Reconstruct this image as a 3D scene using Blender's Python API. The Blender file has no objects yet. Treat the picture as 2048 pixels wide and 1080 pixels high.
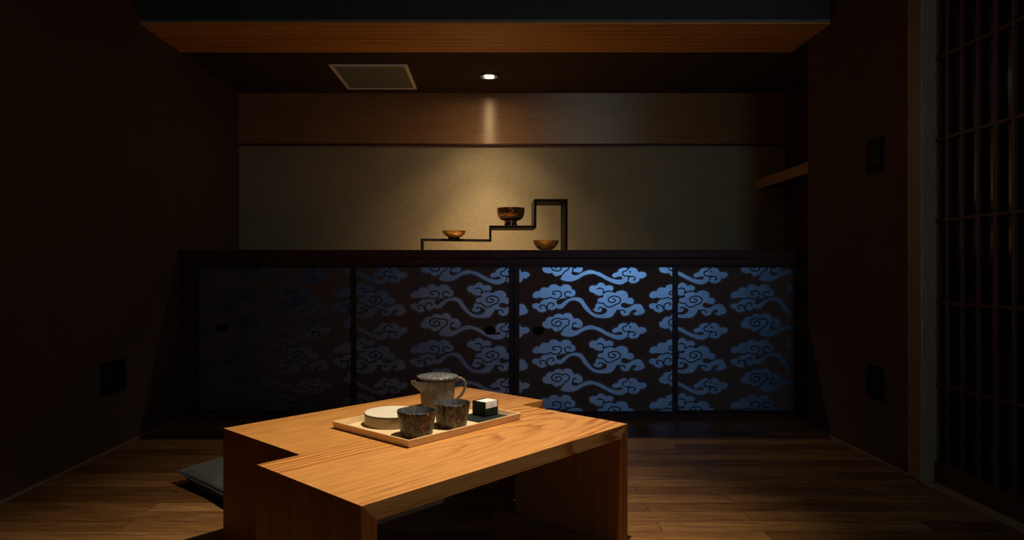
import bpy, bmesh, math, random
from mathutils import Vector, Matrix
from mathutils.geometry import tessellate_polygon

random.seed(7)
SC = bpy.context.scene
COL = SC.collection
R = math.radians
F, CX, CY, H = 1353.0, 982.0, 541.0, 0.88      # focal length, centre column, horizon row, eye height


def PX(x, d):
    return (x - CX) * d / F


def PZ(y, d):
    return H + (CY - y) * d / F


# ------------------------------------------------------------------ helpers
def prop(o, label=None, cat=None, group=None, kind=None):
    if label: o['label'] = label
    if cat: o['category'] = cat
    if group: o['group'] = group
    if kind: o['kind'] = kind
    return o


def thing(name, label, cat, loc=(0, 0, 0), rz=0.0, group=None):
    o = bpy.data.objects.new(name, None)
    o.empty_display_size = 0.05
    COL.objects.link(o)
    o.location = loc
    o.rotation_euler = (0, 0, rz)
    return prop(o, label, cat, group)


def obj(name, bm, mats, parent=None, smooth=False, bevel=0.0, label=None, seg=2):
    bmesh.ops.recalc_face_normals(bm, faces=bm.faces[:])
    me = bpy.data.meshes.new(name)
    bm.to_mesh(me)
    bm.free()
    if not isinstance(mats, (list, tuple)): mats = [mats]
    for m in mats: me.materials.append(m)
    if smooth:
        for p in me.polygons: p.use_smooth = True
    o = bpy.data.objects.new(name, me)
    COL.objects.link(o)
    if parent: o.parent = parent
    if bevel > 0:
        b = o.modifiers.new('bevel', 'BEVEL')
        b.width = bevel
        b.segments = seg
        b.limit_method = 'ANGLE'
        b.angle_limit = R(35)
    if label: o['label'] = label
    return o


def box(bm, x0, x1, y0, y1, z0, z1, mi=0):
    v = [bm.verts.new(p) for p in ((x0, y0, z0), (x1, y0, z0), (x1, y1, z0), (x0, y1, z0),
                                   (x0, y0, z1), (x1, y0, z1), (x1, y1, z1), (x0, y1, z1))]
    for q in ((0, 3, 2, 1), (4, 5, 6, 7), (0, 1, 5, 4), (1, 2, 6, 5), (2, 3, 7, 6), (3, 0, 4, 7)):
        f = bm.faces.new([v[i] for i in q])
        f.material_index = mi
    return v


def B(*a, **k):
    bm = bmesh.new()
    box(bm, *a, **k)
    return bm


def lathe(profile, n=64, mi=0, bm=None, cx=0, cy=0):
    """profile: list of (r, z); r==0 closes at the axis"""
    bm = bm or bmesh.new()
    rings = []
    for r, z in profile:
        if r <= 1e-6:
            rings.append([bm.verts.new((cx, cy, z))])
        else:
            rings.append([bm.verts.new((cx + r * math.cos(2 * math.pi * i / n), cy + r * math.sin(2 * math.pi * i / n), z)) for i in range(n)])
    for a, b in zip(rings, rings[1:]):
        for i in range(n):
            j = (i + 1) % n
            if len(a) == 1 and len(b) == 1: continue
            if len(a) == 1: f = bm.faces.new((a[0], b[j], b[i]))
            elif len(b) == 1: f = bm.faces.new((a[i], a[j], b[0]))
            else: f = bm.faces.new((a[i], a[j], b[j], b[i]))
            f.material_index = mi
    return bm


def catmull(pts, n=5, closed=False):
    P = [Vector(p) for p in pts]
    if len(P) < 3: return P
    out = []
    m = len(P)
    rng = m if closed else m - 1
    for i in range(rng):
        if closed:
            a, b, c, d = P[(i - 1) % m], P[i], P[(i + 1) % m], P[(i + 2) % m]
        else:
            b, c = P[i], P[i + 1]
            a = P[i - 1] if i > 0 else b * 2 - c
            d = P[i + 2] if i + 2 < m else c * 2 - b
        for k in range(n):
            t = k / n
            out.append(0.5 * ((2 * b) + (c - a) * t + (2 * a - 5 * b + 4 * c - d) * t * t + (3 * b - a - 3 * c + d) * t ** 3))
    if not closed: out.append(P[-1])
    return out


def tube(pts, rad, n=12, squash=1.0, bm=None):
    """sweep a circle (radius list or number) along 3-D points"""
    bm = bm or bmesh.new()
    P = [Vector(p) for p in pts]
    up = Vector((0, 1, 0))
    rings = []
    for i, p in enumerate(P):
        t = (P[min(i + 1, len(P) - 1)] - P[max(i - 1, 0)]).normalized()
        s = t.cross(up).normalized()
        u = s.cross(t).normalized()
        r = rad[i] if isinstance(rad, (list, tuple)) else rad
        rings.append([bm.verts.new(p + s * r * math.cos(2 * math.pi * k / n) + u * r * squash * math.sin(2 * math.pi * k / n)) for k in range(n)])
    for a, b in zip(rings, rings[1:]):
        for k in range(n):
            bm.faces.new((a[k], a[(k + 1) % n], b[(k + 1) % n], b[k]))
    bm.faces.new(rings[0][::-1])
    bm.faces.new(rings[-1])
    return bm


# ------------------------------------------------------------------ materials
def newmat(name):
    m = bpy.data.materials.new(name)
    m.use_nodes = True
    nt = m.node_tree
    b = nt.nodes['Principled BSDF']
    return m, nt, b


def node(nt, t, **k):
    n = nt.nodes.new(t)
    for a, v in k.items():
        if a.startswith('i_'):
            n.inputs[a[2:].replace('_', ' ')].default_value = v
        else:
            setattr(n, a, v)
    return n


def ramp(nt, src, stops):
    r = nt.nodes.new('ShaderNodeValToRGB')
    e = r.color_ramp.elements
    while len(e) < len(stops): e.new(0.5)
    for el, (p, c) in zip(e, stops):
        el.position = p
        el.color = (*c, 1) if len(c) == 3 else c
    nt.links.new(src, r.inputs[0])
    return r.outputs[0]


def mixc(nt, fac, a, b, mode='MIX'):
    m = nt.nodes.new('ShaderNodeMix')
    m.data_type = 'RGBA'
    m.blend_type = mode
    for inp, v in ((m.inputs[0], fac), (m.inputs[6], a), (m.inputs[7], b)):
        if isinstance(v, (int, float)): inp.default_value = v
        elif isinstance(v, tuple): inp.default_value = (*v, 1)
        else: nt.links.new(v, inp)
    return m.outputs[2]


def coords(nt, scale=(1, 1, 1), loc=(0, 0, 0), rot=(0, 0, 0)):
    tc = nt.nodes.new('ShaderNodeTexCoord')
    mp = nt.nodes.new('ShaderNodeMapping')
    mp.inputs['Scale'].default_value = scale
    mp.inputs['Location'].default_value = loc
    mp.inputs['Rotation'].default_value = rot
    nt.links.new(tc.outputs['Object'], mp.inputs[0])
    return mp.outputs[0]


def noise(nt, vec, scale, detail=4, rough=0.55, dist=0.0):
    n = nt.nodes.new('ShaderNodeTexNoise')
    n.inputs['Scale'].default_value = scale
    n.inputs['Detail'].default_value = detail
    n.inputs['Roughness'].default_value = rough
    n.inputs['Distortion'].default_value = dist
    nt.links.new(vec, n.inputs['Vector'])
    return n.outputs['Fac']


def bump(nt, b, h, strength=0.2, dist=0.002):
    n = nt.nodes.new('ShaderNodeBump')
    n.inputs['Strength'].default_value = strength
    n.inputs['Distance'].default_value = dist
    nt.links.new(h, n.inputs['Height'])
    nt.links.new(n.outputs[0], b.inputs['Normal'])


def plain(name, c, rough=0.5, metal=0.0, spec=0.5, nz=0.0, nscale=40, bumpy=0.0):
    m, nt, b = newmat(name)
    b.inputs['Base Color'].default_value = (*c, 1)
    b.inputs['Roughness'].default_value = rough
    b.inputs['Metallic'].default_value = metal
    b.inputs['Specular IOR Level'].default_value = spec
    v = coords(nt)
    n = noise(nt, v, nscale, 5)
    lo = tuple(x * (1 - nz) for x in c)
    hi = tuple(min(1, x * (1 + nz)) for x in c)
    nt.links.new(ramp(nt, n, [(0.3, lo), (0.7, hi)]), b.inputs['Base Color'])
    if bumpy: bump(nt, b, n, bumpy)
    return m


def wood(name, light, dark, axis='X', fine=1.0, rough=0.4, rings=None, spec=0.5, loc=(0, 0, 0), seed=0.0, ringmix=0.75):
    """straight stretched grain along an axis, with optional long cathedral arches"""
    m, nt, b = newmat(name)
    st = {'X': (0.5, 14, 14), 'Y': (14, 0.5, 14), 'Z': (14, 14, 0.5)}[axis]
    v = coords(nt, scale=tuple(s * fine for s in st), loc=(seed, seed * .7, seed * .3))
    g1 = noise(nt, v, 3.0, 8, 0.65, 0.3)
    v2 = coords(nt, scale=tuple(s * fine * 5 for s in st), loc=(seed, 3, 1))
    g2 = noise(nt, v2, 3.0, 3, 0.6)
    mid = tuple((a * .62 + c * .38) for a, c in zip(light, dark))
    c1 = ramp(nt, g1, [(0.33, dark), (0.5, mid), (0.66, light)])
    pores = ramp(nt, g2, [(0.36, (0.62, 0.55, 0.5)), (0.5, (1, 1, 1))])
    c1 = mixc(nt, 0.35, light, c1)
    col = mixc(nt, 0.7, c1, pores, 'MULTIPLY')
    if rings:
        rs, stretch, dist = rings
        k = {'X': (stretch, 1, 1), 'Y': (1, stretch, 1), 'Z': (1, 1, stretch)}[axis]
        v3 = coords(nt, scale=k, loc=loc)
        w = node(nt, 'ShaderNodeTexWave', wave_type='RINGS', rings_direction={'X': 'Z', 'Y': 'Z', 'Z': 'Y'}[axis], wave_profile='SAW')
        w.inputs['Scale'].default_value = rs
        w.inputs['Distortion'].default_value = dist
        w.inputs['Detail'].default_value = 3
        w.inputs['Detail Scale'].default_value = 1.1
        w.inputs['Detail Roughness'].default_value = 0.6
        nt.links.new(v3, w.inputs['Vector'])
        rc = ramp(nt, w.outputs['Fac'], [(0.0, (1, 1, 1)), (0.55, (0.97, 0.93, 0.88)), (0.84, (0.50, 0.31, 0.20)), (0.93, (0.55, 0.36, 0.24)), (1.0, (0.95, 0.9, 0.85))])
        # arches come and go along the board
        big = noise(nt, coords(nt, scale={'X': (0.8, 3, 3), 'Y': (3, .8, 3), 'Z': (3, 3, .8)}[axis], loc=(seed + 2, 1, 0)), 1.4, 1)
        fac = ramp(nt, big, [(0.40, (0.18,) * 3), (0.53, (ringmix,) * 3)])
        rc2 = mixc(nt, fac, (1, 1, 1), rc)
        col = mixc(nt, 1.0, col, rc2, 'MULTIPLY')
    nt.links.new(col, b.inputs['Base Color'])
    b.inputs['Roughness'].default_value = rough
    b.inputs['Specular IOR Level'].default_value = spec
    bump(nt, b, g2, 0.12, 0.001)
    return m


M = {}
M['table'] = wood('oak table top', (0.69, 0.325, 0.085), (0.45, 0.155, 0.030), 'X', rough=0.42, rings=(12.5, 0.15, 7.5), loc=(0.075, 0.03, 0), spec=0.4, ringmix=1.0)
M['table_back'] = wood('oak table top of the farther table', (0.64, 0.295, 0.072), (0.42, 0.142, 0.028), 'X', rough=0.42, rings=(12.5, 0.15, 7.5), loc=(-.03, -0.06, 0), spec=0.4, ringmix=1.0, seed=5)
M['table_leg_shaded'] = wood('shaded oak table leg', (0.38, 0.115, 0.022), (0.24, 0.062, 0.010), 'Z', rough=0.45, rings=(9.0, 0.12, 4.0), loc=(0.3, 0.12, 0), spec=0.3)  # same oak as the tops, darkened so the panels' shade is in the colour
M['tray'] = wood('pale tray wood', (0.86, 0.66, 0.36), (0.74, 0.52, 0.26), 'X', fine=2.0, rough=0.5, spec=0.35)
M['tray_rim'] = wood('tray rim wood', (0.80, 0.56, 0.28), (0.68, 0.44, 0.20), 'X', fine=2.0, rough=0.45, spec=0.35)
M['header'] = wood('niche header wood', (0.38, 0.18, 0.065), (0.27, 0.115, 0.038), 'X', rough=0.32, spec=1.0, seed=4)
def grooves(m):
    nt = m.node_tree
    b = nt.nodes['Principled BSDF']
    n = noise(nt, coords(nt, scale=(2, 2, 260)), 1.0, 2)
    bump(nt, b, n, 0.25, 0.0008)
    b.inputs['Specular Tint'].default_value = (1.0, 0.74, 0.46, 1)
    b.inputs['Anisotropic'].default_value = 0.92
    b.inputs['Anisotropic Rotation'].default_value = 0.25
    tg = node(nt, 'ShaderNodeTangent', direction_type='RADIAL', axis='Z')
    nt.links.new(tg.outputs[0], b.inputs['Tangent'])


grooves(M['header'])
M['soffit'] = wood('soffit cedar', (0.74, 0.34, 0.050), (0.52, 0.20, 0.02), 'X', rough=0.5, rings=(5.0, 0.06, 6.0), loc=(0.4, 0.2, 0), seed=9)
M['darkwood'] = wood('dark wood and shaded edge wood', (0.085, 0.018, 0.011), (0.045, 0.009, 0.006), 'X', rough=0.5, spec=0.25)  # on the counter edge and shelf board this dark tone stands for shade
M['counter'] = wood('counter board wood', (0.22, 0.12, 0.045), (0.16, 0.08, 0.028), 'X', rough=0.4, seed=6)
M['jamb'] = wood('door jamb wood', (0.28, 0.17, 0.09), (0.17, 0.09, 0.04), 'Z', rough=0.5)
M['lattice'] = wood('red brown lattice wood', (0.085, 0.022, 0.012), (0.045, 0.010, 0.006), 'Z', rough=0.5)
M['shelf_edge_lit'] = wood('lit shelf edge wood', (0.45, 0.20, 0.07), (0.30, 0.12, 0.04), 'Y', rough=0.45)  # paler than the shelf board: light falling on the edge is in the colour
M['lacquer'] = plain('dark red lacquer frame', (0.032, 0.008, 0.006), 0.45, spec=0.3, nz=0.2)
M['black'] = plain('black plastic', (0.003, 0.003, 0.0035), 0.65, spec=0.15, nz=0.2)
M['rocker'] = plain('black switch rocker', (0.006, 0.006, 0.007), 0.5, spec=0.2)
M['steel'] = plain('blackened steel band', (0.012, 0.010, 0.009), 0.6, 0.0, spec=0.15, nz=0.3, nscale=60)
M['paper'] = plain('dark brown door paper', (0.15, 0.085, 0.068), 0.75, spec=0.1, nz=0.15, nscale=60)
M['cloud'] = plain('silver mica cloud print', (0.36, 0.48, 0.68), 0.33, 1.0, nz=0.10, nscale=14)
M['cloud_line'] = plain('dark ink scroll line', (0.012, 0.014, 0.030), 0.7, 0.0, nz=0.1)
M['cloud_rim'] = plain('faint silver outline print', (0.15, 0.15, 0.19), 0.5, 0.8, nz=0.2)
M['trimmetal'] = plain('hatch aluminium trim', (0.85, 0.78, 0.72), 0.5, 0.0, nz=0.05)
M['hatch'] = plain('hatch board', (0.18, 0.20, 0.20), 0.6, nz=0.1)
M['ring'] = plain('black lamp trim', (0.02, 0.02, 0.02), 0.3, 0.4)
M['chrome'] = plain('lamp reflector', (0.6, 0.6, 0.6), 0.2, 1.0)
M['box_green'] = plain('black green card box', (0.003, 0.016, 0.011), 0.6, spec=0.2, nz=0.2)
M['mat_green'] = plain('dark grey green card', (0.010, 0.018, 0.014), 0.65, spec=0.2, nz=0.15)
M['white_label'] = plain('white paper label', (0.85, 0.82, 0.76), 0.6, nz=0.03)
M['print'] = plain('grey label print', (0.25, 0.24, 0.22), 0.6)
M['tin_lid'] = plain('cream box lid', (0.74, 0.66, 0.50), 0.5, nz=0.05, nscale=20)
M['tin_side'] = plain('tan paper covered box side', (0.34, 0.225, 0.11), 0.5, nz=0.06, nscale=30)
M['seam'] = plain('dark seam', (0.05, 0.035, 0.02), 0.6)


def plaster(name, c, sc=60):
    m, nt, b = newmat(name)
    v = coords(nt)
    n1 = noise(nt, v, sc, 6, 0.7)
    n2 = noise(nt, v, 5, 3)
    c2 = ramp(nt, n1, [(0.3, tuple(x * .82 for x in c)), (0.62, c)])
    c3 = ramp(nt, n2, [(0.3, (0.88,) * 3), (0.7, (1.0,) * 3)])
    nt.links.new(mixc(nt, 1.0, c2, c3, 'MULTIPLY'), b.inputs['Base Color'])
    b.inputs['Roughness'].default_value = 0.9
    b.inputs['Specular IOR Level'].default_value = 0.15
    vr = node(nt, 'ShaderNodeTexNoise')
    vr.inputs['Scale'].default_value = 90
    vr.inputs['Detail'].default_value = 8
    vr.inputs['Roughness'].default_value = 0.75
    nt.links.new(coords(nt, scale=(1, 1, 1.6)), vr.inputs['Vector'])
    bump(nt, b, vr.outputs['Fac'], 0.6, 0.005)
    return m


M['plaster'] = plaster('straw flecked clay plaster', (0.41, 0.30, 0.155))
M['wall'] = plaster('brown clay wall', (0.115, 0.065, 0.036))
M['upper'] = plaster('grey green clay wall', (0.085, 0.075, 0.055))
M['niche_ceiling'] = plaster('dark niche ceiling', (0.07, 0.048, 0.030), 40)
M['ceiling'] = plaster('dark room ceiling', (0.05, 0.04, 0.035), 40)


def floor_mat():
    m, nt, b = newmat('oak floor planks')
    v = coords(nt)
    br = node(nt, 'ShaderNodeTexBrick')
    br.offset = 0.37
    br.offset_frequency = 2
    br.squash = 1.0
    for k, x in (('Scale', 1.0), ('Mortar Size', 0.0012), ('Mortar Smooth', 0.0), ('Bias', 0.0), ('Brick Width', 0.92), ('Row Height', 0.095)):
        br.inputs[k].default_value = x
    br.inputs['Color1'].default_value = (0, 0, 0, 1)
    br.inputs['Color2'].default_value = (1, 1, 1, 1)
    br.inputs['Mortar'].default_value = (0.5, 0.5, 0.5, 1)
    nt.links.new(v, br.inputs['Vector'])
    # every plank takes its own grain offset
    sep = node(nt, 'ShaderNodeSeparateColor')
    nt.links.new(br.outputs['Color'], sep.inputs[0])
    comb = node(nt, 'ShaderNodeCombineXYZ')
    mul = node(nt, 'ShaderNodeMath', operation='MULTIPLY')
    mul.inputs[1].default_value = 9.0
    nt.links.new(sep.outputs[0], mul.inputs[0])
    nt.links.new(mul.outputs[0], comb.inputs[0])
    nt.links.new(mul.outputs[0], comb.inputs[2])
    add = node(nt, 'ShaderNodeVectorMath', operation='ADD')
    nt.links.new(coords(nt, scale=(2.2, 30, 1)), add.inputs[0])
    nt.links.new(comb.outputs[0], add.inputs[1])
    g = noise(nt, add.outputs[0], 2.4, 8, 0.68, 0.8)
    add2 = node(nt, 'ShaderNodeVectorMath', operation='ADD')
    nt.links.new(coords(nt, scale=(1.0, 5, 1)), add2.inputs[0])
    nt.links.new(comb.outputs[0], add2.inputs[1])
    g2 = noise(nt, add2.outputs[0], 2.0, 3, 0.6, 1.5)
    grain = ramp(nt, g, [(0.30, (0.42, 0.34, 0.28)), (0.5, (0.85, 0.80, 0.74)), (0.68, (1.15, 1.1, 1.0))])
    blot = ramp(nt, g2, [(0.32, (0.55, 0.50, 0.45)), (0.62, (1.05, 1.0, 1.0))])
    tone = ramp(nt, sep.outputs[0], [(0.0, (0.13, 0.060, 0.018)), (0.35, (0.22, 0.110, 0.034)), (0.7, (0.30, 0.155, 0.050)), (1.0, (0.38, 0.21, 0.072))])
    c = mixc(nt, 1.0, tone, grain, 'MULTIPLY')
    c = mixc(nt, 0.8, c, blot, 'MULTIPLY')
    c = mixc(nt, br.outputs['Fac'], c, (0.02, 0.01, 0.005))
    nt.links.new(c, b.inputs['Base Color'])
    b.inputs['Roughness'].default_value = 0.5
    b.inputs['Specular IOR Level'].default_value = 0.25
    bump(nt, b, g, 0.10, 0.001)
    return m


M['floor'] = floor_mat()


def glaze(name, lo, mid, hi, sc=26, rough=0.28, metal=0.0):
    m, nt, b = newmat(name)
    b.inputs['Metallic'].default_value = metal
    v = coords(nt, scale=(1, 1, 0.45))
    n1 = noise(nt, v, sc, 8, 0.72, 1.2)
    n2 = noise(nt, coords(nt), 150, 3)
    c = ramp(nt, n1, [(0.36, lo), (0.5, mid), (0.64, hi)])
    c2 = ramp(nt, n2, [(0.35, (0.55,) * 3), (0.6, (1.1,) * 3)])
    nt.links.new(mixc(nt, 0.8, c, c2, 'MULTIPLY'), b.inputs['Base Color'])
    nt.links.new(ramp(nt, n1, [(0.3, (rough * .7,) * 3), (0.7, (rough * 1.6,) * 3)]), b.inputs['Roughness'])
    b.inputs['Specular IOR Level'].default_value = 0.45
    bump(nt, b, n2, 0.25, 0.001)
    return m


M['cup'] = glaze('mottled rust and charcoal glaze', (0.005, 0.004, 0.003), (0.030, 0.014, 0.006), (0.26, 0.150, 0.050), 70, 0.36)
M['cup_in'] = glaze('dark metallic inner glaze', (0.07, 0.07, 0.068), (0.095, 0.094, 0.09), (0.12, 0.118, 0.112), 20, 0.3)
M['pot'] = glaze('grey brown speckled stoneware', (0.075, 0.058, 0.040), (0.125, 0.10, 0.072), (0.19, 0.155, 0.115), 34, 0.4)
M['pot_lid'] = glaze('grey crackled lid glaze', (0.03, 0.03, 0.028), (0.12, 0.12, 0.115), (0.42, 0.41, 0.39), 130, 0.2)
M['bowl'] = glaze('amber brown lacquer', (0.62, 0.34, 0.10), (0.70, 0.40, 0.12), (0.78, 0.46, 0.15), 5, 0.2, .7)
M['bowl_dark'] = glaze('dark brown lacquer', (0.36, 0.19, 0.075), (0.42, 0.23, 0.09), (0.48, 0.27, 0.11), 5, 0.17, .85)
M['bowl_gold'] = glaze('ochre gold glaze', (0.60, 0.36, 0.09), (0.68, 0.42, 0.11), (0.74, 0.48, 0.14), 5, 0.25, .5)


def fabric():
    m, nt, b = newmat('grey green woven fabric')
    w1 = node(nt, 'ShaderNodeTexWave', wave_type='BANDS', bands_direction='X')
    w2 = node(nt, 'ShaderNodeTexWave', wave_type='BANDS', bands_direction='Y')
    for w in (w1, w2):
        w.inputs['Scale'].default_value = 90
        w.inputs['Distortion'].default_value = 1.5
        nt.links.new(coords(nt), w.inputs['Vector'])
    n = noise(nt, coords(nt), 120, 4, 0.7)
    c = ramp(nt, n, [(0.3, (0.025, 0.028, 0.024)), (0.7, (0.082, 0.088, 0.075))])
    x = mixc(nt, 0.5, w1.outputs['Color'], w2.outputs['Color'], 'MULTIPLY')
    nt.links.new(mixc(nt, 0.35, c, x, 'MULTIPLY'), b.inputs['Base Color'])
    b.inputs['Roughness'].default_value = 0.95
    b.inputs['Specular IOR Level'].default_value = 0.1
    b.inputs['Sheen Weight'].default_value = 0.3
    bump(nt, b, n, 0.4, 0.003)
    return m


M['fabric'] = fabric()
m, nt, b = newmat('dark pane glass')
b.inputs['Base Color'].default_value = (0.01, 0.012, 0.014, 1)
b.inputs['Roughness'].default_value = 0.12
b.inputs['Specular IOR Level'].default_value = 0.5
nt.links.new(ramp(nt, noise(nt, coords(nt), 3, 2), [(0.3, (0.10,) * 3), (0.7, (0.2,) * 3)]), b.inputs['Roughness'])
M['pane'] = m
m, nt, b = newmat('clear window glass')
b.inputs['Transmission Weight'].default_value = 1
b.inputs['Roughness'].default_value = 0.0
b.inputs['IOR'].default_value = 1.01
M['clear'] = m


def glow(name, c, s):
    m, nt, b = newmat(name)
    b.inputs['Base Color'].default_value = (0, 0, 0, 1)
    b.inputs['Emission Color'].default_value = (*c, 1)
    b.inputs['Emission Strength'].default_value = s
    return m


M['bulb'] = glow('lit lamp lens', (1.0, 0.88, 0.70), 120)

# ------------------------------------------------------------------ the room
XL, XR, XN = -2.10 * H, 2.03 * H, 2.45 * H     # left wall, right wall, niche right wall
DA, DB, DC = 3.565, 4.022, 4.961               # face of the upper wall, face of the cabinet, niche back wall
DE = 3.816                                     # where the right wall ends
ZN = 2.475 * H                                 # niche ceiling
ZR, YB, XS = 2.62, -1.45, 2.75                           # room ceiling, wall behind the camera


def struct(name, bm, mat, parent=None, label=None, **k):
    o = obj(name, bm, mat, parent, **k)
    if not parent: o['kind'] = 'structure'
    if label: o['label'] = label
    return o


struct('floor', B(XL - .1, XS + .1, YB - .1, DC + .1, -.06, 0), M['floor'])
struct('wall_left', B(XL - .1, XL, YB, DC, 0, ZR), M['wall'])
struct('wall_niche', B(XL, XN, DC, DC + .1, 0, ZR), M['plaster'])
struct('wall_upper', B(XL, XR, DA, DA + .06, ZN + .012, ZR), M['upper'])
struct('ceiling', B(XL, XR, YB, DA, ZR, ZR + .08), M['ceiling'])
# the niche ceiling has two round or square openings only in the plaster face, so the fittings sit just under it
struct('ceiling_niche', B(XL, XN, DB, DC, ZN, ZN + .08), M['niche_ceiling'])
struct('trim_1', B(XL, XR, DA - .004, DB, ZN - .001, ZN + .012), M['soffit'], bevel=.001)
struct('trim_2', B(XL, XR, DA - .012, DA + .001, ZN + .012, ZN + .020), M['hatch'])
# right wall: up to the sliding door, above the door, behind it, return into the niche
DJ0, DJ1 = 2.791, 2.884                        # door post
Y_D0 = 0.95                                    # near end of the sliding door
struct('wall_right', B(XR, XR + .12, DJ1, DE, 0, ZR), M['wall'])
# unseen widening added behind the camera so window light lands further right
struct('wall_right_added', B(XS, XS + .1, YB, Y_D0 - .2, 0, ZR), M['wall'])
struct('wall_step_added', B(XR, XS + .1, Y_D0 - .2, Y_D0, 0, ZR), M['wall'])
struct('ceiling_added', B(XR, XS + .1, YB, Y_D0, ZR, ZR + .08), M['ceiling'])
struct('wall_right_lintel', B(XR, XR + .12, Y_D0, DJ1, 2.42, ZR), M['wall'])
struct('wall_right_outer', B(XR + .22, XR + .27, Y_D0 - .1, DJ1 + .05, 0, ZR), M['black'])
struct('wall_return', B(XR + .12, XN + .1, DE - .06, DE, 0, ZR), M['wall'])
struct('wall_niche_right', B(XN, XN + .1, DE, DC, 0, ZR), M['darkwood'])
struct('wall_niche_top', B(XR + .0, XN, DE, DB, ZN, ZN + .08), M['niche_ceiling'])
# niche side lining over the cabinet on the right
struct('trim_3', B(XL, XN, DC - .012, DC, PZ(289, DC), ZN), M['header'], label='glossy wooden header board across niche')
struct('trim_4', B(XL, XN, DC - .017, DC, PZ(292, DC), PZ(288, DC)), M['darkwood'], bevel=.002)
struct('baseboard_left', B(XL, XL + .008, YB, DB - .02, 0, .014), M['jamb'], bevel=.002)
struct('baseboard_right', B(XR - .008, XR, DJ1, DE, 0, .014), M['jamb'], bevel=.002)
struct('trim_5', B(XR - .012, XR + .10, Y_D0, DJ1, 0, .010), M['jamb'], bevel=.002, label='wooden sliding door threshold')
bm = bmesh.new()
box(bm, XR - .012, XR + .11, DJ0, DJ1, 0.0, ZR)
struct('trim_6', bm, M['jamb'], bevel=.004, label='wooden door post')
struct('trim_7', B(XR - .006, XR + .11, Y_D0, DJ0, 2.36, 2.42), M['jamb'], bevel=.003)

# wall behind the camera with a tall window: the blue daylight comes through it
wx0, wx1, wz0, wz1 = 0.92, 2.20, 0.75, 2.15
bm = bmesh.new()
box(bm, XL - .1, wx0, YB - .1, YB, 0, ZR)
box(bm, wx1, XS + .1, YB - .1, YB, 0, ZR)
box(bm, wx0, wx1, YB - .1, YB, 0, wz0)
box(bm, wx0, wx1, YB - .1, YB, wz1, ZR)
struct('wall_back', bm, M['wall'])
bm = bmesh.new()
for a in ((wx0, wx0 + .04, wz0, wz1), (wx1 - .04, wx1, wz0, wz1), (wx0 + .04, wx1 - .04, wz0, wz0 + .04), (wx0 + .04, wx1 - .04, wz1 - .04, wz1), ((wx0 + wx1) / 2 - .015, (wx0 + wx1) / 2 + .015, wz0 + .04, wz1 - .04)):
    box(bm, a[0], a[1], YB - .09, YB - .04, a[2], a[3])
struct('window_1', bm, M['lattice'])

# ------------------------------------------------------------------ sliding lattice door on the right
door = struct('door_1', bmesh.new(), M['lattice'])
XD = 1.84
rail_z = [H * k for k in (1.372, .991, .61, .233, -.15, -.532)]
rail_z = [H + z for z in rail_z]
z_bot = H - .897 * H
dz0, dz1 = 0.012, 2.36
ys = [2.81 - .0868 * k for k in range(0, 21)]
bm = bmesh.new()
box(bm, XD - .012, XD + .028, 2.81, DJ0 - .002 + .02, dz0, dz1)            # stile against the post
box(bm, XD - .012, XD + .028, Y_D0 + .002, ys[-1], dz0, dz1)
box(bm, XD - .012, XD + .028, ys[-1], 2.81, dz0, z_bot)                     # deep bottom rail
box(bm, XD - .012, XD + .028, ys[-1], 2.81, dz1 - .06, dz1)
obj('door_frame', bm, M['lattice'], door, bevel=.002)
for i, y in enumerate(ys[1:-1]):
    w = .0075 if (i + 1) % 4 == 0 else .0055
    obj('vertical_bar', B(XD - .008, XD + .014, y - w, y + w, z_bot, dz1 - .06), M['lattice'], door, bevel=.001)
for z in rail_z:
    obj('cross_rail', B(XD - .006, XD + .012, ys[-1], 2.81, z - .006, z + .006), M['lattice'], door, bevel=.001)
obj('glass_pane', B(XD + .016, XD + .021, ys[-1], 2.81, z_bot, dz1 - .06), M['pane'], door)


# ------------------------------------------------------------------ wall plates
def plate(name, label, cat, x, y0, y1, z0, z1, side, gang):
    s = -1 if side == 'right' else 1
    t = thing(name, label, cat, (x, (y0 + y1) / 2, (z0 + z1) / 2))
    hy, hz = (y1 - y0) / 2, (z1 - z0) / 2
    a, b_ = sorted((0, s * .008))
    obj('plate', B(a, b_, -hy, hy, -hz, hz), M['black'], t, bevel=.003)
    for k in range(gang):
        c = -hy + (k + .5) * 2 * hy / gang
        w = hy / gang * .62
        a, b_ = sorted((s * .0081, s * .0105))
        if cat == 'switch':
            for j in (-1, 0, 1):
                obj('rocker', B(a, b_, c - w, c + w, j * hz * .42 - hz * .19, j * hz * .42 + hz * .19), M['rocker'], t, bevel=.0008)
        else:
            for j in (-.5, .5):
                sk = obj('socket', B(a, b_, c - w, c + w, j * hz * .7 - hz * .26, j * hz * .7 + hz * .26), M['rocker'], t, bevel=.0008)
                a2, b2 = sorted((s * .0106, s * .0109))
                for q in (-.35, .35):
                    obj('slot', B(a2, b2, c + q * w - .0012, c + q * w + .0012, j * hz * .7 - hz * .12, j * hz * .7 + hz * .12), M['ring'], sk)
    return t


plate('light_switch', 'black wall switch plate high on the right wall beside the door post', 'switch', XR, 3.075, 3.20, 1.335, 1.49, 'right', 1)
plate('wall_outlet', 'black outlet plate low on the right wall below the switch', 'outlet', XR, 3.075, 3.20, .285, .435, 'right', 1)
plate('wall_outlet', 'wide black outlet plate low on the left wall', 'outlet', XL, 3.197, 3.411, .284, .44, 'left', 2)

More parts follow.
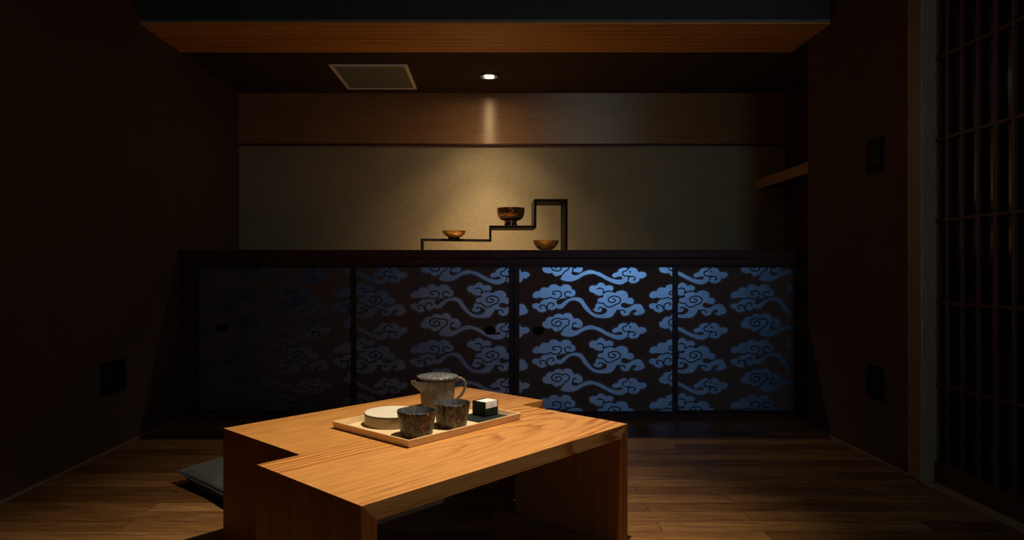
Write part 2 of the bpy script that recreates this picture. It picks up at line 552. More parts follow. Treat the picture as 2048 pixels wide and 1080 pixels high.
# ------------------------------------------------------------------ cabinet with cloud patterned sliding doors
ZC = H * 1.1385                                # counter top height
counter = thing('counter', 'long wooden counter with front edge coloured as in shade across the niche above the cloud doors', 'counter', (0, 3.996, 0))
obj('shaded_front_edge', B(XL + .003, XN - .003, 0, .035, ZC - .048, ZC), M['darkwood'], counter, bevel=.003, label='front edge coloured dark red for its shade')  # the counter's unlit face: its shade is put into the colour
obj('counter_board', B(XL + .003, XN - .003, .0352, DC - .003 - 3.996, ZC - .048, ZC), M['counter'], counter, bevel=.001, label='lit orange brown wooden board')
cab = thing('cabinet', 'low built-in cabinet with four cloud patterned sliding doors under the counter', 'cabinet', (0, DB, 0))
Zt, Zb = PZ(530.5, DB), PZ(827, DB)
obj('top_rail', B(XL + .003, XN - .003, 0, .09, Zt, ZC - .049), M['darkwood'], cab, bevel=.002)
obj('bottom_rail', B(XL + .003, XN - .003, -.004, .09, 0.0, Zb), M['darkwood'], cab, bevel=.002)
obj('post', B(XL + .003, PX(388, DB), 0, .09, Zb, Zt), M['darkwood'], cab, bevel=.002)
obj('post', B(XN - .10, XN - .003, 0, .09, Zb, Zt), M['darkwood'], cab, bevel=.002)
obj('back_panel', B(XL + .003, XN - .003, .10, .12, 0.0, ZC - .049), M['black'], cab)


def zz(pts, sc, ox, oy):
    return [None if p is None else (p[0] / sc + ox, p[1] / sc + oy) for p in pts]


A_ = lambda *p: zz(p, 14.4, 1060, 560)
B_ = lambda *p: zz(p, 13.5, 1170, 560)
C_ = lambda *p: zz(p, 14.4, 1080, 615)
D_ = lambda *p: zz(p, 17.07, 1190, 635)
N = None
# outline of the large pair of clouds joined by a ribbon; None marks a cusp between two lobes
big = (A_((290, 500), (200, 525), (110, 515), (72, 450), (110, 370), (190, 325), (280, 328), N,
          (310, 260), (390, 212), (500, 222), (535, 232), N, (570, 165), (680, 122), (800, 155), (870, 205), N,
          (950, 140), (1070, 128), (1175, 180), (1205, 268), N, (1285, 300), (1315, 380), (1275, 455), (1180, 490), N,
          (1050, 515), (920, 535), (810, 565), (755, 625), (790, 690), (870, 705), (960, 640), (1080, 560), (1200, 515), (1330, 498), (1450, 515), (1540, 585), (1600, 680))
       + B_((80, 720), (170, 840), (280, 915), (420, 935), (540, 900), (598, 830), (560, 765), (480, 765), (450, 840), (380, 872), (290, 855), (228, 800), (285, 740), N,
            (288, 670), (345, 620), N, (340, 550), (385, 490), (480, 478), N, (500, 440), (490, 395), N, (400, 425), (290, 395), (235, 345), N,
            (150, 325), (110, 250), (145, 170), (220, 148), (320, 150), N, (350, 100), (430, 68), (510, 95), (565, 160), N,
            (650, 138), (740, 165), (775, 235), (745, 300), (820, 342), N, (900, 298), (1000, 285), (1110, 315), (1165, 400), (1160, 488), N,
            (1250, 478), (1315, 535), (1320, 600), (1280, 655), N, (1180, 650), (1080, 618), (1000, 630), (975, 690), (1030, 745), (1140, 755), (1240, 710), (1320, 662), N,
            (1430, 645), (1530, 675), (1570, 755), N, (1615, 810), (1605, 890), (1520, 930), N, (1450, 950), (1370, 955), (1305, 905), (1370, 870), (1400, 820), (1330, 800), (1260, 830), (1225, 885), N,
            (1180, 945), (1080, 972), (990, 935), (960, 870), (950, 822), N, (870, 820), (800, 900), (740, 980), (640, 1022), (480, 1030), (330, 1018), (200, 968), (90, 880))
       + A_((1560, 830), (1480, 700), (1400, 625), (1280, 592), (1180, 600), (1080, 665), (990, 760), (920, 822), (830, 830), (750, 805), N,
            (690, 855), (600, 868), (515, 830), N, (450, 905), (350, 935), (250, 905), (190, 845), N,
            (110, 820), (58, 755), (100, 690), (190, 668), (290, 682), N, (320, 620), (390, 565), (340, 535), N))
small = (C_((180, 595), (110, 570), (68, 500), (90, 420), (160, 390), N, (195, 315), (280, 268), (380, 275), N,
            (420, 215), (520, 178), (610, 188), (660, 215), N, (720, 172), (820, 160), (910, 205), (970, 325), N,
            (1090, 315), (1190, 380), (1232, 470), (1205, 560), (1120, 592), N, (1020, 570), (950, 570), (905, 605), (950, 655), (1050, 665), (1150, 620), (1260, 565), (1380, 522), (1500, 518), (1600, 550))
         + D_((170, 350), (330, 440), (480, 515), (620, 570), (760, 595), (880, 590), (940, 555), (900, 490), (800, 500), (700, 520), (620, 515), (590, 450), (645, 380), (770, 342), N,
              (810, 260), (900, 205), (1010, 188), (1110, 205), N, (1190, 180), (1300, 185), (1410, 225), (1500, 345), N,
              (1620, 325), (1730, 365), (1765, 435), (1700, 520), (1600, 560), (1530, 545), N, (1520, 620), (1430, 695), (1300, 722), (1200, 700), (1145, 650), N,
              (1080, 665), (1000, 725), (880, 760), (740, 750), (560, 692), (380, 605), (200, 505), (0, 412))
         + C_((1480, 628), (1360, 645), (1230, 695), (1100, 775), (960, 832), (800, 842), (670, 815), (595, 775), (640, 700), N,
              (580, 655), (500, 692), (420, 680), (340, 592), N, (260, 612)))
strokes = [A_((340, 530), (460, 542), (590, 500)), A_((590, 500), (700, 540), (820, 530), (900, 450), (900, 380), (850, 330), (760, 320), (670, 340), (650, 390), (690, 422), (740, 400)),
           A_((1170, 390), (1160, 350), (1090, 335), (1010, 370), (1010, 440), (1060, 490), (1180, 495)),
           A_((345, 800), (300, 810), (275, 770), (300, 735), (350, 722), (420, 740), (470, 800), (480, 860)),
           A_((650, 740), (690, 700), (640, 660), (560, 670), (500, 730), (500, 825)),
           B_((330, 245), (400, 220), (470, 240), (505, 290), (490, 370)), B_((490, 370), (560, 320), (680, 300), (770, 320), (820, 345)),
           B_((740, 520), (780, 510), (825, 550), (780, 600), (690, 600), (630, 550), (660, 480), (780, 435), (900, 460), (965, 530), (930, 620), (830, 660), (720, 720), (620, 730), (540, 680), (500, 630), (420, 630), (350, 600)),
           B_((370, 785), (390, 748), (440, 745), (500, 755)), B_((850, 820), (960, 820), (1030, 815), (1082, 860), (1060, 890)),
           C_((470, 480), (450, 430), (520, 395), (600, 420), (610, 490), (540, 540), (430, 535), (350, 480), (340, 400), (420, 330), (530, 315), (640, 350)),
           C_((640, 350), (740, 325), (830, 370), (840, 450), (790, 520), (700, 570), (650, 640), (600, 680)),
           C_((1050, 465), (1000, 445), (950, 480), (940, 560), (925, 600)),
           D_((1200, 195), (1120, 230), (1080, 290), (980, 320), (945, 390), (990, 460), (1090, 480), (1200, 475)),
           D_((1210, 470), (1150, 530), (1135, 640)), D_((1180, 500), (1290, 490), (1370, 540), (1360, 600), (1300, 610)),
           D_((1200, 290), (1212, 365))]


def outline(raw, n=4):
    """expand cusped lobes into a dense closed outline"""
    k = raw.index(None)
    # rotate so that the list starts just after a cusp
    start = k - 1
    seq = raw[start:] + raw[:start]
    segs, cur = [], []
    for p in seq:
        if p is None:
            if len(cur) > 1: segs.append(cur)
            cur = [cur[-1]] if cur else []
        else:
            cur.append(p)
    cur.append(segs[0][0] if segs else cur[0])
    segs.append(cur)
    out = []
    for s in segs:
        q = catmull(s, n) if len(s) > 2 else [Vector(x) for x in s]
        out += q[:-1]
    res = []
    for p in out:
        if not res or (p - res[-1]).length > 0.05: res.append(p)
    return res


def ribbon_pts(P, w, closed=False):
    L, Rr = [], []
    m = len(P)
    for i in range(m):
        a = P[(i - 1) % m] if closed or i > 0 else P[i]
        c = P[(i + 1) % m] if closed or i < m - 1 else P[i]
        t = (c - a)
        if t.length < 1e-6: t = Vector((1, 0))
        t.normalize()
        nn = Vector((-t.y, t.x))
        L.append(P[i] + nn * w)
        Rr.append(P[i] - nn * w)
    return L, Rr


OUT = [outline(big), outline(small)]
STR = [catmull(s, 4) if len(s) > 2 else [Vector(p) for p in s] for s in strokes]


def area(P):
    return sum(P[i].x * P[(i + 1) % len(P)].y - P[(i + 1) % len(P)].x * P[i].y for i in range(len(P))) / 2


TILES = []
for P in OUT:
    tris = tessellate_polygon([[Vector((p.x, p.y, 0)) for p in P]])
    sgn = 1 if area(P) > 0 else -1
    rimc = []
    m_ = len(P)
    for i in range(m_):
        t = (P[(i + 2) % m_] - P[(i - 2) % m_]).normalized()
        rimc.append(P[i] + Vector((t.y, -t.x)) * 2.3 * sgn)
    TILES.append((P, tris, rimc))


def door_panel(name, x0p, x1p, yoff, dx, pull):
    """x0p, x1p: image columns of the door's outer edges on its own plane; dx: shift of the printed pattern"""
    d = DB + yoff
    x0, x1 = PX(x0p, d), PX(x1p, d)
    z0, z1 = Zb + .001, Zt - .001
    st, rl = .030, .012
    bm = bmesh.new()
    box(bm, x0, x0 + st, yoff, yoff + .020, z0, z1)
    box(bm, x1 - st, x1, yoff, yoff + .020, z0, z1)
    box(bm, x0 + st, x1 - st, yoff, yoff + .020, z0, z0 + rl)
    box(bm, x0 + st, x1 - st, yoff, yoff + .020, z1 - rl, z1)
    door = obj(name, bm, M['lacquer'], cab, bevel=.0015)
    # printed paper
    bm = bmesh.new()
    yp = yoff + .004
    u0, u1, v0, v1 = x0 + st, x1 - st, z0 + rl, z1 - rl
    box(bm, u0, u1, yp, yp + .012, v0, v1, 0)
    bp = bmesh.new()

    def W(p, ox, oy, dy):
        return ((p.x + ox - CX) * d / F, yp - dy, H + (CY - p.y - oy) * d / F)
    for kx in range(-2, 3):
        ox = dx + 234.0 * kx
        if (1055 + ox) > x1p + 10 or (1300 + ox) < x0p - 10: continue
        for ky in range(-1, 4):
            oy = 110.7 * ky
            for P, tris, rimc in TILES:
                vs = [bp.verts.new(W(p, ox, oy, .0004)) for p in P]
                for t in tris:
                    try:
                        f = bp.faces.new([vs[i] for i in t])
                        f.material_index = 1
                    except ValueError:
                        pass
                L, Q = ribbon_pts(rimc, .42, True)
                a = [bp.verts.new(W(p, ox, oy, .0002)) for p in L]
                c = [bp.verts.new(W(p, ox, oy, .0002)) for p in Q]
                for i in range(len(a)):
                    if (i // 2) % 3 == 2: continue
                    j = (i + 1) % len(a)
                    f = bp.faces.new((a[i], a[j], c[j], c[i]))
                    f.material_index = 3
            for S in STR:
                L, Q = ribbon_pts(S, 1.12)
                a = [bp.verts.new(W(p, ox, oy, .0008)) for p in L]
                c = [bp.verts.new(W(p, ox, oy, .0008)) for p in Q]
                for i in range(len(a) - 1):
                    f = bp.faces.new((a[i], a[i + 1], c[i + 1], c[i]))
                    f.material_index = 2
    for co, no in (((u0, 0, 0), (-1, 0, 0)), ((u1, 0, 0), (1, 0, 0)), ((0, 0, v0), (0, 0, -1)), ((0, 0, v1), (0, 0, 1))):
        bmesh.ops.bisect_plane(bp, geom=bp.verts[:] + bp.edges[:] + bp.faces[:], plane_co=co, plane_no=no, clear_outer=True)
    for f in bp.faces:
        f.normal_update()
        if f.normal.y > 0: f.normal_flip()
    tmp = bpy.data.meshes.new('tmp')
    bp.to_mesh(tmp)
    bp.free()
    bmesh.ops.recalc_face_normals(bm, faces=bm.faces[:])
    bm.from_mesh(tmp)
    bpy.data.meshes.remove(tmp)
    me = bpy.data.meshes.new('printed_paper')
    bm.to_mesh(me)
    bm.free()
    for k in ('paper', 'cloud', 'cloud_line', 'cloud_rim'): me.materials.append(M[k])
    o = bpy.data.objects.new('printed_paper', me)
    COL.objects.link(o)
    o.parent = door
    o['label'] = 'dark paper printed with silver scrolling clouds'
    if pull:
        px = PX(pull[0], d)
        pz = PZ(pull[1], d)
        bm = lathe([(0, -.001), (.026, -.001), (.031, .0), (.034, .003), (.035, .003), (.035, -.004)], 40)
        for v in bm.verts: v.co = Vector((px + v.co.x, yp - .0030 - v.co.z, pz + v.co.y * .72))
        obj('finger_pull', bm, M['black'], door, smooth=True, label='round black recessed finger pull')
    return door


door_panel('sliding_door', 388, 712, .030, -632, (443, 655))
door_panel('sliding_door', 702.5, 1027.5, .004, -244, (980, 661))
door_panel('sliding_door', 1028.5, 1355, .004, 0, (1077, 661))
door_panel('sliding_door', 1346, 1668, .030, 163, None)

# ------------------------------------------------------------------ side shelf in the right of the niche
sx0 = 2.19 * H
sh = thing('wall_shelf', 'small wooden shelf high in the right corner of the niche', 'shelf', (0, 0, 0))
obj('shelf_board', B(sx0 + .012, XN - .002, DE + .02, DC - .024, H + .69 * H, H + .745 * H), M['darkwood'], sh, bevel=.001)
obj('edge_strip', B(sx0, sx0 + .0118, DE + .02, DC - .024, H + .672 * H, H + .75 * H), M['shelf_edge_lit'], sh, bevel=.001, label='wooden front edge coloured paler as lit')

# ------------------------------------------------------------------ ceiling hatch and lamps
hx0, hx1, hy0, hy1 = -1.02, -.5265, 4.25, 4.815
t = thing('ceiling_hatch', 'square access hatch with pale metal trim in the niche ceiling', 'hatch', ((hx0 + hx1) / 2, (hy0 + hy1) / 2, ZN))
a, b_ = (hx1 - hx0) / 2, (hy1 - hy0) / 2
bm = bmesh.new()
w = .022
for q in ((-a, a, -b_, -b_ + w), (-a, a, b_ - w, b_), (-a, -a + w, -b_ + w, b_ - w), (a - w, a, -b_ + w, b_ - w)):
    box(bm, q[0], q[1], q[2], q[3], -.010, -.0005)
obj('trim_frame', bm, M['trimmetal'], t, bevel=.001, label='pale metal trim frame')
obj('hatch_board', B(-a + w, a - w, -b_ + w, b_ - w, -.005, -.0005), M['hatch'], t)


def downlight(x, y, z, label, energy, spot, blend, col, tilt=(0, 0, 0), soft=.03, spill=None):
    t = thing('downlight', label, 'ceiling light', (x, y, z))
    obj('outer_ring', lathe([(.060, -.0005), (.080, -.0005), (.080, -.004), (.076, -.007), (.062, -.006), (.060, -.0005)], 48), M['ring'], t, smooth=True)
    obj('inner_ring', lathe([(.053, -.0005), (.0595, -.0005), (.0595, -.005), (.056, -.008), (.053, -.006), (.053, -.0005)], 48), M['chrome'], t, smooth=True, label='thin bright inner ring')
    obj('lens', lathe([(0, -.006), (.018, -.0055), (.028, -.004), (.033, -.001), (0, -.001)], 40), M['bulb'], t, smooth=True, label='glowing warm white lens')
    l = bpy.data.lights.new('downlight_beam', 'SPOT')
    l.energy = energy
    l.spot_size = R(spot)
    l.spot_blend = blend
    l.shadow_soft_size = soft
    l.color = col
    o = bpy.data.objects.new('downlight_beam', l)
    COL.objects.link(o)
    o.location = (x, y, z - .035 - soft * .2)
    o.rotation_euler = tilt
    for e2, a2 in spill or ():      # the wider, weaker parts of the same lamp's beam
        l2 = l.copy()
        l2.energy, l2.spot_size = e2, R(a2)
        o2 = bpy.data.objects.new('downlight_spill', l2)
        COL.objects.link(o2)
        o2.location = o.location
    return t


WARM = (1.0, 0.85, 0.66)
downlight(-.013, 4.515, ZN, 'round recessed downlight glowing in the niche ceiling', 118, 76, 1.0, (1.0, .83, .58), spill=((34, 112), (4, 150)))
downlight(.31, 1.96, ZR, 'round recessed downlight in the room ceiling above the tables', 268, 66, 1.0, WARM, tilt=(R(1), R(11), 0))

# ------------------------------------------------------------------ stepped steel stand and the three bowls
ZST = [ZC + .001]


def P3(x, y, d): return (PX(x, d), d, PZ(y, d))


stand = thing('display_stand', 'stepped black steel band stand zigzagging over the counter', 'stand', (0, 0, 0))
th = .015
# front path (image position, distance) and depth backwards
FP = [((842, 500), 4.50), ((842, 477), 4.50), ((980.5, 480.5), 4.70), ((980.5, 451), 4.46), ((1070.5, 451), 4.46), ((1070.5, 398), 4.46), ((1133, 398), 4.46), ((1133, 500), 4.46)]
x1, x2, x3, x4 = PX(842, 4.5), PX(980.5, 4.46), PX(1070.5, 4.46), PX(1133, 4.46)
za, zb, zc = PZ(477.5, 4.60), PZ(451, 4.46), PZ(398, 4.46)
yl0, yl1 = 4.50, 4.60        # left end of the low step (near, far)
yr0, yr1 = 4.52, 4.76        # at the first riser
yf, yk = 4.46, 4.76
z0 = ZC + .0006


def hexa(bm, q):
    v = [bm.verts.new(p) for p in q]
    for f in ((0, 3, 2, 1), (4, 5, 6, 7), (0, 1, 5, 4), (1, 2, 6, 5), (2, 3, 7, 6), (3, 0, 4, 7)):
        bm.faces.new([v[i] for i in f])


h = th / 2
bm = bmesh.new()
box(bm, x1 - h, x1 + h, 4.55, 4.62, z0, za - th)
obj('leg', bm, M['steel'], stand, bevel=.0008)
bm = bmesh.new()
ya = 4.55
hexa(bm, [(x1 - h, ya, za - th), (x2 + h, yr0 + .16, za - th), (x2 + h, yk, za - th), (x1 - h, 4.62, za - th),
          (x1 - h, ya, za), (x2 + h, yr0 + .16, za), (x2 + h, yk, za), (x1 - h, 4.62, za)])
obj('step', bm, M['steel'], stand, bevel=.0008)
obj('riser', B(x2 - h, x2 + h, yf + .1, yk - .001, za + .0002, zb - th), M['steel'], stand, bevel=.0008)
obj('step', B(x2 - h, x3 + h, yf, yk, zb - th + .0002, zb), M['steel'], stand, bevel=.0008)
obj('riser', B(x3 - h, x3 + h, yf, yk, zb + .0002, zc - th), M['steel'], stand, bevel=.0008)
obj('step', B(x3 - h, x4 + h, yf, yk, zc - th + .0002, zc), M['steel'], stand, bevel=.0008)
obj('leg', B(x4 - h, x4 + h, yf, yk, z0, zc - th), M['steel'], stand, bevel=.0008)


def bowl(label, x, y, z, prof_out, prof_in, foot, mo, mi_, rimlabel=None):
    t = thing('bowl', label, 'bowl', (x, y, z), group=None)
    obj('bowl_body', lathe(prof_out + prof_in, 64), mo, t, smooth=True)
    obj('foot', lathe(foot, 48), mi_, t, smooth=True, label='dark ring foot')
    return t


yb_ = 4.60
k = yb_ / F
# low bowl on the first step
zz0 = za + .0008
bowl('shallow amber bowl on the lowest step of the stand', PX(908, 4.64), 4.64, zz0,
     [(.0, .010), (.038, .010), (.056, .018), (.074, .033), (.0835, .049), (.084, .053)], [(.0845, .054), (.082, .0535), (.066, .038), (.045, .023), (.0, .016)],
     [(.0, 0), (.041, 0), (.039, .0105), (.0, .0105)], M['bowl'], M['steel'])
bowl('tall footed dark brown bowl on the middle step of the stand', PX(1021.5, 4.60), 4.60, zb + .0008,
     [(.0, .040), (.030, .0395), (.058, .042), (.078, .053), (.0895, .076), (.0940, .100), (.0945, .124)], [(.0955, .126), (.0925, .1255), (.088, .09), (.074, .064), (.05, .051), (.0, .050)],
     [(.0, 0), (.049, 0), (.0485, .004), (.043, .018), (.042, .036), (.046, .042), (.0, .0425)], M['bowl_dark'], M['bowl_dark'])
bowl('ochre bowl standing on the counter under the tall end of the stand', PX(1091.5, 4.56), 4.56, ZC + .0008,
     [(.0, .016), (.036, .016), (.058, .028), (.078, .052), (.0875, .077)], [(.0885, .079), (.086, .0785), (.074, .055), (.052, .034), (.0, .026)],
     [(.0, 0), (.034, 0), (.033, .0165), (.0, .0165)], M['bowl_gold'], M['steel'])

# ------------------------------------------------------------------ the two low tables
ANG = math.atan2(.730, .683)
TL, TW, TH, TT = 1.052, .448, .382, .042


def low_table(label, cx, cy, top):
    t = thing('low_table', label, 'table', (cx, cy, 0), ANG, 'pair of low oak tables')
    # mitred bent slab: tabletop between two full width end panels
    hx, hy = TL / 2, TW / 2

    def prism(pts):
        bm = bmesh.new()
        a = [bm.verts.new((x, -hy, z)) for x, z in pts]
        c = [bm.verts.new((x, hy, z)) for x, z in pts]
        bm.faces.new(a)
        bm.faces.new(c[::-1])
        for i in range(len(a)):
            j = (i + 1) % len(a)
            bm.faces.new((a[i], c[i], c[j], a[j]))
        return bm
    obj('tabletop', prism([(-hx, TH), (hx, TH), (hx - TT, TH - TT), (-hx + TT, TH - TT)]), top, t, bevel=.0008)
    for s in (-1, 1):
        obj('end_panel', prism([(s * hx, TH - .0003), (s * (hx - TT), TH - TT - .0003), (s * (hx - TT), 0), (s * hx, 0)]), M['table_leg_shaded'], t, bevel=.0008)
    return t


fc = Vector((-.0788, 1.967))
bc = Vector((-.323, 2.368))
low_table('nearer low oak table with the front edge facing the camera', fc.x, fc.y, M['table'])
tb = low_table('farther low oak table pushed against the back of the nearer one', bc.x, bc.y, M['table_back'])

# ------------------------------------------------------------------ tray and tea things
TA = R(48)
tc = Vector((-.2, 2.197))
tray = thing('tray', 'shallow pale wooden tray holding the tea set on the tables', 'tray', (tc.x, tc.y, TH + .0006), TA)
hx, hy, tw, tz, fl = .2485, .183, .007, .022, .005
obj('tray_base', B(-hx + fl + tw, hx - fl - tw, -hy + fl + tw, hy - fl - tw, 0, .005), M['tray'], tray)


def side(p):     # list of 4 lower + 4 upper points
    bm = bmesh.new()
    hexa(bm, p)
    return bm


for s in (-1, 1):
    o1, i1, o2, i2 = hx - fl, hx - fl - tw, hx, hx - tw
    p1, q1, p2, q2 = hy - fl, hy - fl - tw, hy, hy - tw
    obj('tray_side', side([(-o1, s * p1, 0), (o1, s * p1, 0), (i1, s * q1, 0), (-i1, s * q1, 0), (-o2, s * p2, tz), (o2, s * p2, tz), (i2, s * q2, tz), (-i2, s * q2, tz)]), M['tray_rim'], tray, bevel=.0008)
    obj('tray_side', side([(s * o1, -p1, 0), (s * o1, p1, 0), (s * i1, q1, 0), (s * i1, -q1, 0), (s * o2, -p2, tz), (s * o2, p2, tz), (s * i2, q2, tz), (s * i2, -q2, tz)]), M['tray_rim'], tray, bevel=.0008)
ZT = TH + .0006 + .005 + .0006


def cup(label, x, y, rz):
    t = thing('tea_cup', label, 'cup', (x, y, ZT), rz, 'pair of tea cups')
    ri, rb, hh = .0590, .0470, .0755
    obj('cup_body', lathe([(0, .004), (rb - .006, .004), (rb - .003, 0), (rb, .004), (rb + .0035, .025), (rb + .0085, .055), (ri, hh - .002), (ri - .001, hh), (ri - .003, hh - .001)], 72), M['cup'], t, smooth=True)
    obj('cup_lining', lathe([(ri - .0031, hh - .0012), (ri - .006, hh - .014), (rb - .001, .03), (rb - .012, .012), (0, .009)], 72), M['cup_in'], t, smooth=True, label='dark metallic glazed inside')
    return t


cup('rust mottled tea cup at the near corner of the tray', -.222, 2.02, .4)
cup('rust mottled tea cup in the middle of the tray before the teapot', -.124, 2.14, 2.2)

# round box
rb_ = thing('round_box', 'flat round box with a cream lid on the left of the tray', 'box', (-.316, 2.18, ZT), .2)
obj('box_body', lathe([(0, 0), (.0885, 0), (.0895, .001), (.0895, .0335), (0, .0335)], 96), M['tin_side'], rb_, bevel=0, label='tan side wall')
obj('lid', lathe([(0, .0336), (.0895, .0336), (.0902, .0345), (.0902, .0372), (.089, .0382), (0, .0382)], 96), M['tin_lid'], rb_, label='flat cream lid')
obj('lid_seam', lathe([(.0896, .0318), (.0910, .0318), (.0910, .0350), (.0896, .0350), (.0896, .0318)], 96), M['seam'], rb_)

# teapot
tp = thing('teapot', 'grey brown stoneware teapot with flat lid at the back of the tray', 'teapot', (-.188, 2.375, ZT))
obj('pot_body', lathe([(0, .002), (.050, .002), (.054, 0), (.0555, .004), (.058, .04), (.0605, .075), (.0635, .105), (.0655, .1155), (.061, .1155), (.058, .10), (.052, .02), (0, .012)], 80), M['pot'], tp, smooth=True)
obj('pot_lid', lathe([(0, .1275), (.030, .1272), (.060, .1255), (.070, .1235), (.0725, .1215), (.0725, .1190), (.069, .1162), (0, .1160)], 80), M['pot_lid'], tp, smooth=True, label='flat grey crackle glazed lid')
hp = catmull([(.062, 0, .108), (.078, 0, .113), (.0945, 0, .103), (.098, 0, .083), (.088, 0, .058), (.070, 0, .040), (.058, 0, .032)], 6)
bm = tube(hp, [.0062 - .0015 * math.sin(math.pi * i / (len(hp) - 1)) for i in range(len(hp))], 12, 1.5)
bmesh.ops.rotate(bm, verts=bm.verts[:], cent=(0, 0, 0), matrix=Matrix.Rotation(R(8), 3, 'Z'))
obj('handle', bm, M['pot'], tp, smooth=True)
# open pouring spout: a V shaped channel lifted towards its tip
bm = bmesh.new()
secs = []
for t_ in (0, .25, .5, .75, 1.0):
    cxs = -.052 - .044 * t_
    zt_ = .108 + .002 * t_ * t_
    wy = .028 * (1 - t_) ** .8 + .006
    dp = .040 * (1 - t_) ** 1.0 + .008
    row = []
    for a_ in range(0, 9):
        th_ = math.pi * a_ / 8
        row.append((cxs, -wy * math.cos(th_), zt_ - dp * math.sin(th_) ** .9))
    inner = []
    for a_ in range(8, -1, -1):
        th_ = math.pi * a_ / 8
        inner.append((cxs, -(wy - .004) * math.cos(th_), zt_ - max(dp - .005, .002) * math.sin(th_) ** .9))
    secs.append([bm.verts.new(p) for p in row + inner])
for a_, c_ in zip(secs, secs[1:]):
    n_ = len(a_)
    for i in range(n_): bm.faces.new((a_[i], a_[(i + 1) % n_], c_[(i + 1) % n_], c_[i]))
bm.faces.new(secs[0][::-1])
bm.faces.new(secs[-1])
bmesh.ops.rotate(bm, verts=bm.verts[:], cent=(0, 0, 0), matrix=Matrix.Rotation(R(22), 3, 'Z'))
obj('spout', bm, M['pot'], tp, smooth=False, bevel=.0012)

# tea package on a dark card
t_ax, w_ax = Vector((math.cos(TA), math.sin(TA))), Vector((-math.sin(TA), math.cos(TA)))
mc = tc + t_ax * .166 + w_ax * -.078
card = obj('card_folder', B(-.066, .066, -.056, .056, 0, .0035), M['mat_green'], None, bevel=.0008)
prop(card, 'dark grey green flat folder under the small box on the tray', 'folder')
card.location = (mc.x, mc.y, ZT)
card.rotation_euler = (0, 0, TA)
bcx, bcy = -.0195, 2.289
pk = thing('tea_box', 'small black green box with a white label on the right of the tray', 'box', (bcx, bcy, ZT + .0041), R(50))
ha, hb, hh = .033, .029, .049
obj('box_body', B(-ha, ha, -hb, hb, 0, hh), M['box_green'], pk, bevel=.001)
bm = bmesh.new()
# the label lies across the top and folds down the near faces
box(bm, -ha + .001, ha - .006, -hb - .0007, hb - .014, hh + .0002, hh + .0009)
box(bm, -ha + .001, ha - .006, -hb - .0009, -hb - .0002, hh - .021, hh + .0009)
lb = obj('label_strip', bm, M['white_label'], pk, label='white paper label folded over the edge')
bm = bmesh.new()
for i, w in enumerate((.012, .018)):
    box(bm, -w / 2, w / 2, -hb - .0012, -hb - .0010, hh - .010 - i * .005, hh - .009 - i * .005)
obj('print', bm, M['print'], lb)

# ------------------------------------------------------------------ floor cushion
cu = thing('floor_cushion', 'dark grey green square floor cushion on the floor left of the tables', 'cushion', (-.905, 2.80, 0), ANG)
n = 36
bm = bmesh.new()
hs = .275


def cz(u, v):
    f = max(0.0, (1 - abs(u) ** 3.0)) ** .55 * max(0.0, (1 - abs(v) ** 3.0)) ** .55
    return f


top, bot = {}, {}
for i in range(n + 1):
    for j in range(n + 1):
        u, v = -1 + 2 * i / n, -1 + 2 * j / n
        pull = 1 - .045 * (1 - abs(u * v) ** 1.0) * max(abs(u), abs(v)) ** 4     # edges drawn in between the corners
        x, y = u * hs * pull, v * hs * pull
        f = cz(u, v)
        seam = .042 + .012 * (abs(u * v)) ** 2
        wr = .0025 * math.sin(9 * u + 3 * v) * math.sin(7 * v - 2 * u) * f
        top[i, j] = bm.verts.new((x, y, seam + .070 * f + wr))
        if i in (0, n) or j in (0, n): bot[i, j] = top[i, j]
        else: bot[i, j] = bm.verts.new((x, y, max(.0008, seam - .085 * f)))
for i in range(n):
    for j in range(n):
        bm.faces.new((top[i, j], top[i + 1, j], top[i + 1, j + 1], top[i, j + 1]))
        bm.faces.new((bot[i, j], bot[i, j + 1], bot[i + 1, j + 1], bot[i + 1, j]))
obj('cushion_cover', bm, M['fabric'], cu, smooth=True)
# piping along the seam
pts = []
for i in range(n): pts.append(top_co := None)
pts = []


def edge_pt(u, v):
    pull = 1 - .045 * (1 - abs(u * v)) * max(abs(u), abs(v)) ** 4
    return (u * hs * pull, v * hs * pull, .042 + .012 * abs(u * v) ** 2)


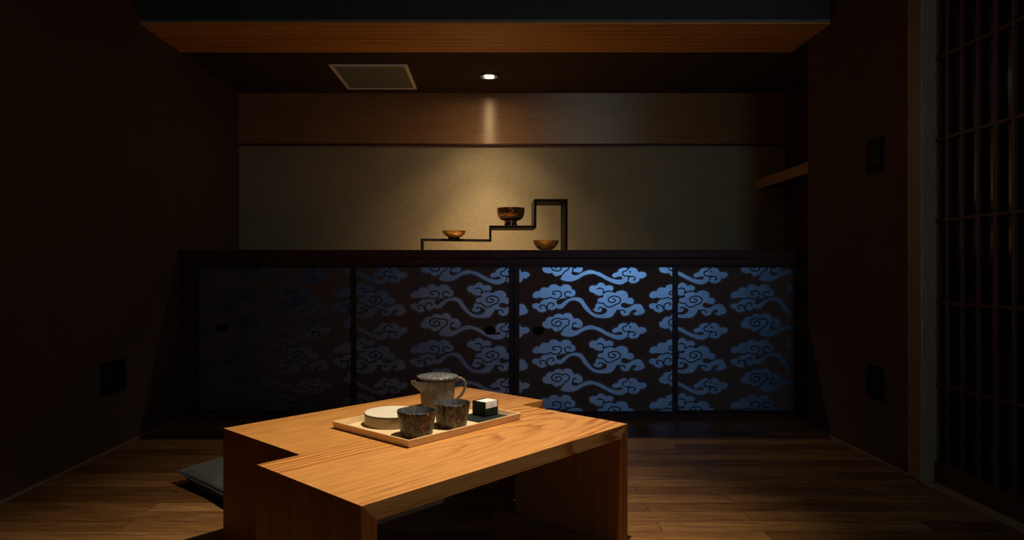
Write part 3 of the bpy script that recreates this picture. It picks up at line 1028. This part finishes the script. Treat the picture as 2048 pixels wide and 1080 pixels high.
ring = [edge_pt(-1 + 2 * i / n, -1) for i in range(n)] + [edge_pt(1, -1 + 2 * i / n) for i in range(n)] + [edge_pt(1 - 2 * i / n, 1) for i in range(n)] + [edge_pt(-1, 1 - 2 * i / n) for i in range(n + 1)]
bm = bmesh.new()
P = [Vector(p) for p in ring]
rr = []
for i, p in enumerate(P):
    tt = (P[(i + 1) % (len(P) - 1)] - P[i - 1 if i > 0 else -2]).normalized()
    s_ = tt.cross(Vector((0, 0, 1))).normalized()
    rr.append([bm.verts.new(p + s_ * .0028 * math.cos(2 * math.pi * k / 8) + Vector((0, 0, 1)) * .0028 * math.sin(2 * math.pi * k / 8)) for k in range(8)])
for a_, c_ in zip(rr, rr[1:]):
    for k in range(8): bm.faces.new((a_[k], a_[(k + 1) % 8], c_[(k + 1) % 8], c_[k]))
obj('piping', bm, M['fabric'], cu, smooth=True)

# ------------------------------------------------------------------ daylight through the window behind the camera
l = bpy.data.lights.new('window_daylight', 'AREA')
l.shape = 'RECTANGLE'
l.size, l.size_y = wx1 - wx0 - .02, wz1 - wz0 - .02
l.energy = 7.2
l.color = (0.40, 0.68, 1.0)
l.spread = R(100)
o = bpy.data.objects.new('window_daylight', l)
COL.objects.link(o)
o.location = ((wx0 + wx1) / 2, YB - .11, (wz0 + wz1) / 2)
o.rotation_euler = (R(90), 0, 0)

w = bpy.data.worlds.new('dusk')
w.use_nodes = True
w.node_tree.nodes['Background'].inputs[0].default_value = (0.10, 0.16, 0.30, 1)
w.node_tree.nodes['Background'].inputs[1].default_value = 0.1
SC.world = w

# ------------------------------------------------------------------ camera
cd = bpy.data.cameras.new('camera')
cd.sensor_fit = 'HORIZONTAL'
cd.sensor_width = 36
cd.lens = F / 2048 * 36
cd.shift_x = (1024 - CX) / 2048
cd.shift_y = (CY - 540) / 2048
cd.clip_start = .02
co = bpy.data.objects.new('camera', cd)
COL.objects.link(co)
co.location = (0, 0, H)
co.rotation_euler = (R(90), 0, 0)
SC.camera = co

SC.view_settings.view_transform = 'Standard'
SC.view_settings.look = 'None'
SC.view_settings.gamma = 1
SC.view_settings.exposure = 0
SC.view_settings.use_curve_mapping = False
SC.cycles.max_bounces = 8
SC.cycles.diffuse_bounces = 2
SC.cycles.glossy_bounces = 4
SC.cycles.use_denoising = True
SC.cycles.sample_clamp_indirect = 4
